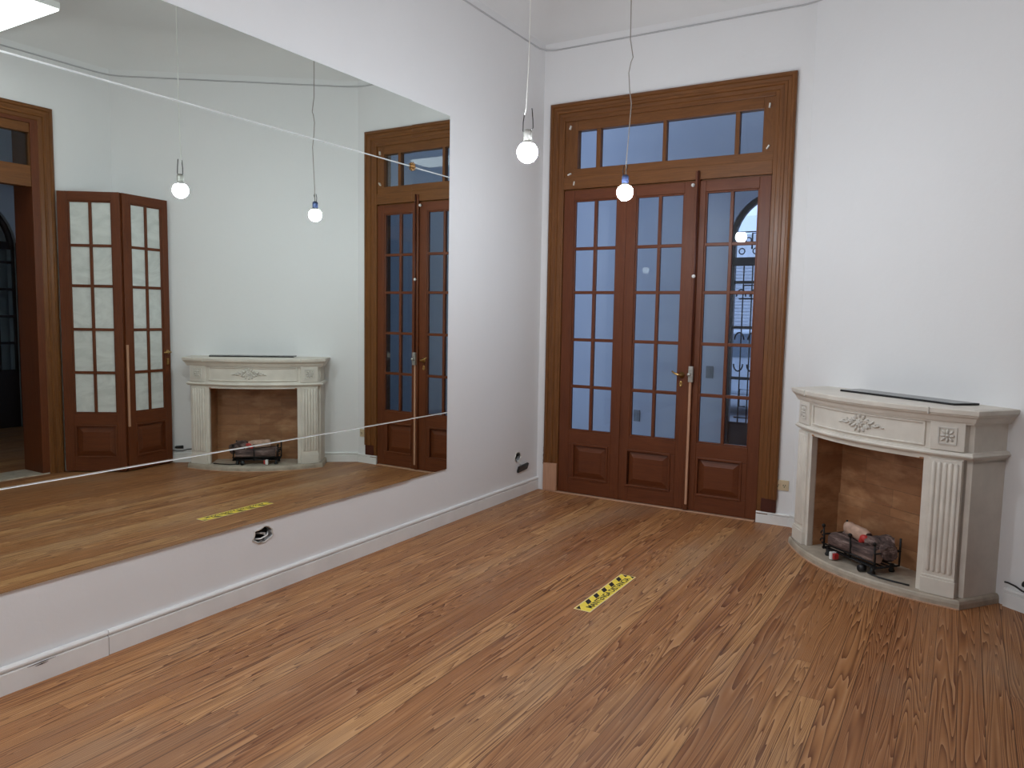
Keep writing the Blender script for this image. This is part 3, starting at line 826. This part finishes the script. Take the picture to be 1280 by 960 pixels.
# ------------------------------------------------------------ pendants
def pendant(x, y, ztop, zc, label, kinks, cordmat, socketmat, wires, glow=None):
    p = thing('pendant_bulb', label, 'pendant lamp', (x, y, ztop))
    rel = [(dx, dy, z-ztop) for dx, dy, z in kinks]
    q = MB(); q.tube(rel, .0032, 6); q.build('cord', cordmat, p)
    z = zc-ztop
    q = MB(); q.M = Matrix.Translation((0, 0, z))
    q.lathe([(0, .105), (.012, .104), (.019, .098), (.021, .09), (.021, .056), (.019, .05), (0, .05)], 18); q.build('socket', socketmat, p)
    q = MB(); q.M = Matrix.Translation((0, 0, z)); R = .049
    pr = [(0, -R)] + [(R*math.sin(a*PI/18), -R*math.cos(a*PI/18)) for a in range(1, 15)]
    q.lathe(pr, 24); bo = q.build('bulb', glow or M_bulb, p)
    q = MB(); q.M = Matrix.Translation((0, 0, z)); q.lathe([(R*.642, R*.766), (.024, .044), (.021, .052), (0, .052)], 24); q.build('bulb_collar', M_white, bo)
    q = MB()
    for w in wires: q.tube([(a, b, c+z) for a, b, c in w], .0028, 6)
    q.build('wire', M_blkpl, p)
    q = MB(); q.lathe([(0, .0), (.035, 0), (.035, -.012), (.02, -.03), (0, -.03)], 18); q.M = Matrix.Identity(4); q.build('ceiling_rose', M_white, p)
    return p
ZC = ZR+.06+.30
pendant(1.306, -2.54, ZC, 2.265, 'bare lit bulb on white cord with two looped black wires, left of the glazed door',
        [(0, 0, ZC), (.004, 0, 3.3), (.002, 0, 2.95), (.0, 0, 2.7), (-.012, 0, 2.47), (-.018, 0, 2.44)], M_cordW, M_steel,
        [[(-.018, 0, .19), (-.026, 0, .14), (-.026, 0, .10), (-.012, 0, .095)], [(.020, 0, .20), (.026, 0, .15), (.028, 0, .11), (.012, 0, .095)]])
pendant(1.312, -1.36, ZC, 2.25, 'bare lit bulb in dark blue socket on kinked grey cord, before the glazed door',
        [(.004, 0, ZC), (.003, 0, 3.4), (.006, 0, 3.14), (.026, 0, 3.035), (.014, 0, 3.01), (.002, 0, 2.95), (.010, 0, 2.85), (.024, 0, 2.77), (.014, 0, 2.60), (.004, 0, 2.45), (.002, 0, 2.35)], M_cord, M_blue,
        [[(.002, 0, .10), (.002, 0, .125), (.012, .0, .15), (.002, 0, .17)], [(-.014, 0, .10), (-.018, 0, .13), (-.010, 0, .16)]])

pendant(1.0, -5.0, ZC, 2.2, 'bare lit bulb on white cord, hanging beside the photographer',
        [(0, 0, ZC), (.003, 0, 3.2), (.0, 0, 2.7), (0, 0, 2.29)], M_cordW, M_steel,
        [[(-.010, 0, .10), (-.014, 0, .13), (-.006, 0, .16)]], M_bulb_strong)
# LED ceiling fitting seen in the mirror
lp = thing('ceiling_lamp', 'bright rectangular ceiling lamp reflected at the mirror\'s upper left', 'ceiling lamp', (3.02, -2.86, 3.58))
q = MB(); q.box(-.50, .62, -.26, .26, .012, .06); q.build('housing', M_white, lp, bevel=.006)
q = MB(); q.box(-.495, .615, -.255, .255, 0, .014); q.build('diffuser', M_led, lp, bevel=.005)
for x in (-.4, .5):
    for y in (-.2, .2):
        q = MB(); q.tube([(x, y, .06), (x, y, ZC-3.58)], .002, 5); q.build('hanging_wire', M_steel, lp)

# ------------------------------------------------------------ floor sticker
tp = thing('floor_sticker', 'yellow distance tape with black stripes and lettering stuck on the floorboards', 'sticker', (1.528, -1.966, .0))
SW, SL = .094, .628
q = MB(); q.box(-SW/2, SW/2, -SL/2, SL/2, .0004, .0012); q.build('tape_edge', M_yelW, tp)
q = MB(); q.box(-SW/2+.005, SW/2-.005, -SL/2+.005, SL/2-.005, .0012, .0016); q.build('tape', M_yel, tp)
q = MB(); xs0, xs1 = -.038, -.006
def par(y0, y1, xa=xs0, xb=xs1):
    sh = -(xb-xa)
    q.add([(xa, y0, .0019), (xa, y1, .0019), (xb, y1+sh, .0019), (xb, y0+sh, .0019)], [(0, 3, 2, 1)])
    q.add([(xa, y0, .0016), (xa, y1, .0016), (xb, y1+sh, .0016), (xb, y0+sh, .0016)], [(0, 1, 2, 3)])
for i in range(5):
    yc = -SL/2 + (.205+.163*i)*SL; par(yc-.008, yc+.037)
for ys, sg in ((-SL/2+.008, 1), (SL/2-.008, -1)):
    if sg > 0: q.add([(xs0, ys, .0019), (xs0, ys+.045, .0019), (xs0+.03, ys, .0019)], [(0, 2, 1)])
    else:
        q.add([(xs0+.004, ys, .0019), (xs1+.004, ys, .0019), (xs1+.004, ys-.03, .0019)], [(0, 1, 2)])
        q.add([(.014, ys, .0019), (.040, ys, .0019), (.040, ys-.03, .0019)], [(0, 1, 2)])
q.build('stripe', M_blkpl, tp)
cu = bpy.data.curves.new('lettering', 'FONT'); cu.body = 'MANTENGA DISTANCIA'; cu.size = .052; cu.align_x = 'CENTER'; cu.align_y = 'CENTER'; cu.extrude = .0001
cu.offset = .0012
tmp = bpy.data.objects.new('tmp_text', cu); C.objects.link(tmp)
bpy.context.view_layer.update()
dg = bpy.context.evaluated_depsgraph_get()
tm = bpy.data.meshes.new_from_object(tmp.evaluated_get(dg)); bpy.data.objects.remove(tmp)
xsv = [v.co.x for v in tm.vertices]; wd_ = max(xsv)-min(xsv)
sx = .53/wd_
for v in tm.vertices:
    x, y, z = v.co; v.co = (-y*.95, x*sx, z)
tm.materials.clear(); tm.materials.append(M_blkpl)
to = bpy.data.objects.new('lettering', tm); C.objects.link(to); to.parent = tp; to.location = (.018, .0, .00185)

# ------------------------------------------------------------ sockets, holes, cables
def outlet(loc, rz, label):
    o = thing('wall_outlet', label, 'outlet', loc, rz)
    q = MB(); q.box(-.054, .054, -.009, 0, -.038, .038); q.build('cover_plate', M_beige, o, bevel=.003)
    for x in (-.022, .024):
        q = MB(); q.box(x-.019, x+.019, -.013, -.009, -.022, .022); m_ = q.build('module', M_beige, o, bevel=.002)
        h = MB()
        for dx, dz in ((-.007, .002), (.007, .002), (0, -.010)): h.box(x+dx-.0025, x+dx+.0025, -.0138, -.0125, dz-.005, dz+.005)
        h.build('contact_slot', M_blkpl, m_)
    return o
outlet((2.040, 0, .298), 0, 'beige twin wall outlet between the glazed door and the fireplace')
def cavity(name, hole, cy, cz, depth, label, wires, extra=None):
    o = thing(name, label, 'wall hole', (0, cy, cz))
    q = MB(); n = len(hole)
    vs = []
    for k, (sc, x) in enumerate(((1.0, -.001), (1.0, -depth*.6), (.75, -depth))):
        vs += [(x, (y-cy)*sc, (z-cz)*sc) for y, z in hole]
    fs = [(k*n+i, k*n+(i+1) % n, (k+1)*n+(i+1) % n, (k+1)*n+i) for k in range(2) for i in range(n)] + [tuple(range(2*n, 3*n))]
    q.add(vs, fs); q.build('cavity', M_hole, o)
    q = MB(); rnd = random.Random(9)
    pts = [(.0015, (y-cy)*rnd.uniform(1.05, 1.14), (z-cz)*rnd.uniform(1.05, 1.16)) for y, z in hole]
    q.tube(pts, .004, 6, closed=True); q.build('broken_rim', M_plastR, o)
    for w, r, m in wires:
        q = MB(); q.tube(w, r, 6); q.build('wire', m, o)
    if extra: extra(o)
    return o
cavity('wire_hole', HOLES[0], -3.0, .322, .06, 'ragged hole in the wall with loose wires under the mirror',
       [([(-.03, -.05, -.02), (.004, -.02, -.018), (.006, .02, -.008), (-.02, .05, .004)], .0045, M_white),
        ([(-.04, -.02, .005), (-.004, -.01, .008), (.002, .01, .0), (-.02, .03, -.02)], .004, M_white),
        ([(-.04, .02, .0), (0, .015, .005), (.002, -.005, .01), (-.03, -.03, .01)], .0035, M_cord),
        ([(-.03, -.03, -.03), (.004, -.04, -.036), (.006, -.01, -.034)], .004, M_steel)])
def blk(o):
    q = MB(); q.M = Matrix.Translation((.012, .069, -.098)) @ Matrix.Rotation(.08, 4, 'X') @ Matrix.Rotation(.35, 4, 'Y')
    q.box(-.010, .010, -.078, .078, -.027, .027); q.build('dangling_socket', M_blkpl, o, bevel=.003, label='black plastic socket block hanging from the hole')
cavity('wire_hole', HOLES[1], -.335, .328, .05, 'small wall hole with a dangling black socket near the corner',
       [([(-.02, .005, -.02), (.006, .01, -.04), (.012, .03, -.06), (.012, .04, -.075)], .0035, M_white)], blk)
# plaster chips where the left casing meets the wall
q = MB()
for i in range(7):
    z = .235+.022*i; q.sphere((.068+random.uniform(-.004, .004), -.001, z), (.006, .004, .013+random.uniform(0, .006)), 7)
o = q.build('plaster_chip', M_hole); tag(o, 'dark chipped plaster edge beside the pale repair block', 'plaster damage', kind='stuff')
# cable to the right of the fireplace
def dw(s, t, z): p = a0+ev*s+nv*t; return (p.x, p.y, z)
cbl = thing('power_cable', 'black cable with plug on the slanted wall right of the fireplace', 'cable', dw(1.66, .0, .12))
inv = Matrix.Translation(-Vector(dw(1.66, .0, .12)))
q = MB(); q.M = inv; q.tube([dw(1.60, .012, .13), dw(1.62, .014, .132), dw(1.66, .018, .128), dw(1.70, .022, .116), dw(1.76, .024, .112), dw(1.82, .02, .125), dw(1.84, .018, .15)], .005, 8); q.build('lead', M_cable, cbl)
q = MB(); q.M = inv; q.tube([dw(1.70, .014, .152), dw(1.76, .018, .150), dw(1.775, .018, .148)], [.016, .014, .010], 10); q.build('plug', M_cable, cbl)
q = MB(); q.M = inv; q.tube([dw(1.84, .02, .20), dw(1.835, .02, .12)], [.020, .014], 10); q.build('adapter', M_cable, cbl)

# ------------------------------------------------------------ hall and street behind the glazed door
HY = 1.8
AX0, AX1, AZ0, AZS = 1.10, 2.05, .02, 2.25
acx, ar = (AX0+AX1)/2, (AX1-AX0)/2
def arch_pts(r, n=20): return [(acx+r*math.cos(PI-PI*i/n), AZS+r*math.sin(PI-PI*i/n)) for i in range(n+1)]
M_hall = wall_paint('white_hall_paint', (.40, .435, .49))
q = MB()
x0h, x1h, zt = -3.0, 6.2, 5.0
ap = arch_pts(ar)
def fr(y): return None
q.box(x0h, AX0, HY, HY+.12, -.02, zt); q.box(AX1, x1h, HY, HY+.12, -.02, zt)
n = len(ap)
vs = [(x, HY, z) for x, z in ap] + [(x, HY, zt) for x, z in ap] + [(x, HY+.12, z) for x, z in ap] + [(x, HY+.12, zt) for x, z in ap]
fs = []
for i in range(n-1):
    fs += [(i, i+1, n+i+1, n+i), (2*n+i, 3*n+i, 3*n+i+1, 2*n+i+1), (i, 2*n+i, 2*n+i+1, i+1)]
q.add(vs, fs)
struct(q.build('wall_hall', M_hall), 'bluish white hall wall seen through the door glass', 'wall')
q = MB(); q.box(x0h-.2, x0h, .25, HY, -.02, zt); q.box(x1h, x1h+.2, .25, HY, -.02, zt)
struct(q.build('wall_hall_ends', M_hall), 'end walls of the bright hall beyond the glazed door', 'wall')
q = MB(); q.box(x0h-.2, x1h+.2, .12, HY+.25, -.08, -.002)
struct(q.build('floor_hall', plain('grey_hall_tiles', (.25, .25, .26), .4)), 'grey floor of the hall beyond the glazed door', 'floor')
def plate(x, z, lab):
    q = MB(); q.box(-.035, .035, -.010, 0, -.06, .06); q.box(-.016, .016, -.014, -.010, -.03, .03)
    o = q.build('switch_plate', plain('grey_switch_plastic', (.16, .18, .19), .5), bevel=.002); o.location = (x, HY, z)
    tag(o, lab, 'switch plate', group='hall switch plates')
plate(.958, .97, 'grey switch plate on hall wall, seen through the right door leaf')
plate(.204, .47, 'grey switch plate on hall wall, seen low through the middle door leaf')
q = MB(); q.box(x0h-.2, x1h+.2, .48, HY+.25, zt, zt+.1)  # unseen roof, open strip added to set how much daylight fills the hall
struct(q.build('ceiling_hall', M_hall), 'unseen hall ceiling with a long slot added to let daylight in', 'ceiling')
# arched iron street gate
gt = thing('street_gate', 'arched dark iron gate with scrollwork seen through the right leaf', 'gate', (0, HY+.06, 0))
M_gate = plain('dark_painted_iron', (.016, .02, .028), .5, .2)
M_gp = plain('gate_lower_panel', (.03, .03, .035), .5)
q = MB()
a_in = arch_pts(ar-.045); a_out = arch_pts(ar+.01)
n = len(a_in)
vs = [(x, -.03, z) for x, z in a_out] + [(x, -.03, z) for x, z in a_in] + [(x, .03, z) for x, z in a_out] + [(x, .03, z) for x, z in a_in]
fs = []
for i in range(n-1): fs += [(i, i+1, n+i+1, n+i), (2*n+i, 3*n+i, 3*n+i+1, 2*n+i+1), (n+i, n+i+1, 3*n+i+1, 3*n+i), (i, 2*n+i, 2*n+i+1, i+1)]
q.add(vs, fs)
q.box(AX0-.01, AX0+.055, -.03, .03, .0, AZS); q.box(AX1-.055, AX1+.01, -.03, .03, .0, AZS)
q.box(AX0, AX1, -.03, .03, 2.02, 2.10); q.box(acx-.03, acx+.03, -.03, .03, 0, 2.05)
q.build('gate_frame', M_gate, gt)
for x in [AX0+.055+.083*i for i in range(1, 11)]:
    if abs(x-acx) < .04 or x > AX1-.06: continue
    q = MB(); q.tube([(x, 0, .45), (x, 0, 2.03)], .0065, 6); q.build('bar', M_gate, gt)
for z in (1.86, 1.42, .92, .47):
    q = MB(); q.box(AX0+.04, AX1-.04, -.012, .012, z-.014, z+.014); q.build('rail', M_gate, gt)
def scroll(pts, r_, closed=False):
    q = MB(); q.tube(pts, r_, 6, closed=closed); q.build('scroll', M_gate, gt)
for i in range(6):
    x = AX0+.11+.07*i*1.9
    scroll([(x+.028*math.cos(a*PI/6), 0, 2.16+.028*math.sin(a*PI/6)) for a in range(12)], .006, True)
    scroll([(x+.06+.026*math.cos(a*PI/6), 0, 2.265+.026*math.sin(a*PI/6)) for a in range(12)], .006, True)
for x0_ in (AX0+.10, acx+.06):
    for z0_, w_, h_ in ((1.56+.14, .17, .13), (.53, .17, .28)):
        scroll([(x0_, 0, z0_), (x0_+w_, 0, z0_), (x0_+w_, 0, z0_+h_), (x0_+.045, 0, z0_+h_), (x0_+.045, 0, z0_+h_*.4), (x0_+w_*.62, 0, z0_+h_*.4)], .008)
for x0_ in (AX0+.12, AX0+.25, acx+.1, acx+.23):
    for zc_, sg in ((1.36, 1), (1.78, 1), (1.0, -1)):
        scroll([(x0_+.045*math.cos(a*PI/8), 0, zc_-sg*.06+sg*.07*math.sin(a*PI/8)) for a in range(9)], .0075)
scroll([(AX0, 0, 2.345), (AX1, 0, 2.345)], .006)
scroll([(1.305, 0, 2.18), (1.305, 0, 2.33), (1.42, 0, 2.33), (1.42, 0, 2.20)], .009)
q = MB(); q.box(AX0+.05, AX1-.05, -.015, .015, .0, .46); q.build('kick_panel', M_gp, gt)
gm = MB(); gm.box(AX0+.05, AX1-.05, .018, .022, .46, 2.5); gm.build('glass', glass_mat('gate_glass', (.93, .95, .97)), gt)
# street
q = MB(); q.box(-14, 8, HY+.25, 16, -.12, -.04)
struct(q.build('ground', plain('grey_street', (.22, .23, .25), .8)), 'grey street beyond the arched gate', 'street')
bd = thing('street_building', 'pale building with shutter across the street, behind the arched gate', 'building', (-2.4, 14.2, -.04))
q = MB(); q.box(-6, 8, 0, 1, 0, 3.7); q.build('facade', plain('pale_facade', (.86, .87, .88), .8), bd)
q = MB()
for i in range(26): q.box(-1.6, 2.6, -.05, .0, .9+i*.085, .9+i*.085+.055)
q.build('shutter', plain('grey_shutter', (.62, .64, .68), .6), bd)
car = thing('parked_car', 'light car parked on the street, glimpsed through the gate', 'car', (.35, 7.2, -.04), 0)
q = MB()
body = [(-2.0, .35), (-2.05, .62), (-1.9, .80), (-1.0, .90), (-.45, 1.36), (.75, 1.40), (1.5, .98), (1.98, .88), (2.05, .55), (2.0, .35)]
vs = [(x, -.82, z) for x, z in body] + [(x, .82, z) for x, z in body]; n = len(body)
q.add(vs, [(i, (i+1) % n, n+(i+1) % n, n+i) for i in range(n)] + [tuple(range(n)), tuple(range(n, 2*n))[::-1]])
q.build('body', plain('silver_car_paint', (.70, .74, .78), .35, 0), car, bevel=.06)
q = MB(); q.prism([(0, 0)]*0 or [(-.85, -.835), (1.35, -.835), (1.35, .835), (-.85, .835)], .0, .0) if False else None
q.add([(-.88, -.832, .93), (1.42, -.832, .99), (.70, -.832, 1.34), (-.42, -.832, 1.31)], [(0, 1, 2, 3)])
q.add([(-.88, -.828, .93), (1.42, -.828, .99), (.70, -.828, 1.34), (-.42, -.828, 1.31)], [(3, 2, 1, 0)])
q.build('side_window', plain('car_window_glass', (.20, .25, .30), .15), car)
for x in (-1.3, 1.3):
    for y in (-.80, .80):
        q = MB(); q.M = Matrix.Translation((x, y, .31)) @ Matrix.Rotation(PI/2, 4, 'X'); q.lathe([(0, -.1), (.24, -.1), (.31, -.07), (.31, .07), (.24, .1), (0, .1)], 20); q.build('wheel', M_blkpl, car)

# ------------------------------------------------------------ dim room beyond the open doorway
AXW = 7.0
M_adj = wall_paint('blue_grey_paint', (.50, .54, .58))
q = MB()
AY0, AY1, aZ = -2.10, -.78, 2.20
acy, arr = (AY0+AY1)/2, (AY1-AY0)/2
q.box(AXW, AXW+.25, -7, AY0, -.02, 4.2); q.box(AXW, AXW+.25, AY1, .2, -.02, 4.2)
ap = [(acy+arr*math.cos(PI-PI*i/20), aZ+arr*math.sin(PI-PI*i/20)) for i in range(21)]; n = 21
vs = [(AXW, y, z) for y, z in ap] + [(AXW, y, 4.2) for y, z in ap] + [(AXW+.25, y, z) for y, z in ap]
q.add(vs, [f for i in range(n-1) for f in ((i, n+i, n+i+1, i+1), (i, i+1, 2*n+i+1, 2*n+i))])
struct(q.build('wall_far_room', M_adj), 'dim blue-grey wall of the next room seen through the open doorway', 'wall')
q = MB(); q.box(XR+.3, AXW+1.1, .2, .4, -.02, 4.2); q.box(XR+.3, AXW+1.1, -7.2, -7, -.02, 4.2)
struct(q.build('wall_far_room_sides', M_adj), 'side walls of the dim next room', 'wall')
q = MB(); q.box(XR+.02, AXW+1.0, -7.2, .4, -.07, -.003)
struct(q.build('floor_far_room', M_floor), 'floor of the dim next room beyond the open doorway', 'floor')
q = MB(); q.box(XR+.3, AXW+1.1, -7.2, -2.7, 4.2, 4.3); q.box(XR+.3, AXW+1.1, -2.1, 1.6, 4.2, 4.3); q.box(XR+.3, 5.6, -2.7, -2.1, 4.2, 4.3); q.box(5.69, AXW+1.1, -2.7, -2.1, 4.2, 4.3)  # small gap between the slabs is added to bring some daylight in
struct(q.build('ceiling_far_room', M_adj), 'unseen ceiling of the dim next room, slot added for daylight', 'ceiling')
dd = thing('door_5', 'dark arched glazed door in the next room, seen through the open doorway', 'door', (AXW+.06, acy, 0), -PI/2, kind='structure')
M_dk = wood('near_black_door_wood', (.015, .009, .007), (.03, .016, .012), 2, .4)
q = MB(); wA = AY1-AY0
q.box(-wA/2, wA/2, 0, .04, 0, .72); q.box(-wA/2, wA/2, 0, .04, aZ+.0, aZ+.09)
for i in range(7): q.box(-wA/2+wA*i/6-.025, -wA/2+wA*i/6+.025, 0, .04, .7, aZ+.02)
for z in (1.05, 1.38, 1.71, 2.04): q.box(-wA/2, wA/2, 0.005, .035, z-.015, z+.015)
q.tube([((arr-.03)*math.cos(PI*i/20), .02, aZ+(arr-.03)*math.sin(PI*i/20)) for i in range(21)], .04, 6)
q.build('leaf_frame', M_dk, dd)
for sg in (-1, 1):
    q = MB(); q.box(sg*wA/2-.02 if sg > 0 else -wA/2-.16, wA/2+.16 if sg > 0 else -wA/2+.02, -.10, -.062, 0, 2.28); q.build('casing', M_dk, dd, bevel=.004)
q = MB(); q.box(-wA/2, wA/2, .018, .022, .7, aZ); q.prism([(0, 0)]*0 or [(-.01, .018), (.01, .018), (.01, .022), (-.01, .022)], aZ, aZ+.3)
q.build('glass_panes', M_glass, dd)
q = MB(); q.box(AXW+.9, AXW+1.0, -7, .2, -.02, 4.2)
struct(q.build('wall_far_passage', M_adj), 'wall of the passage behind the dark arched door', 'wall')
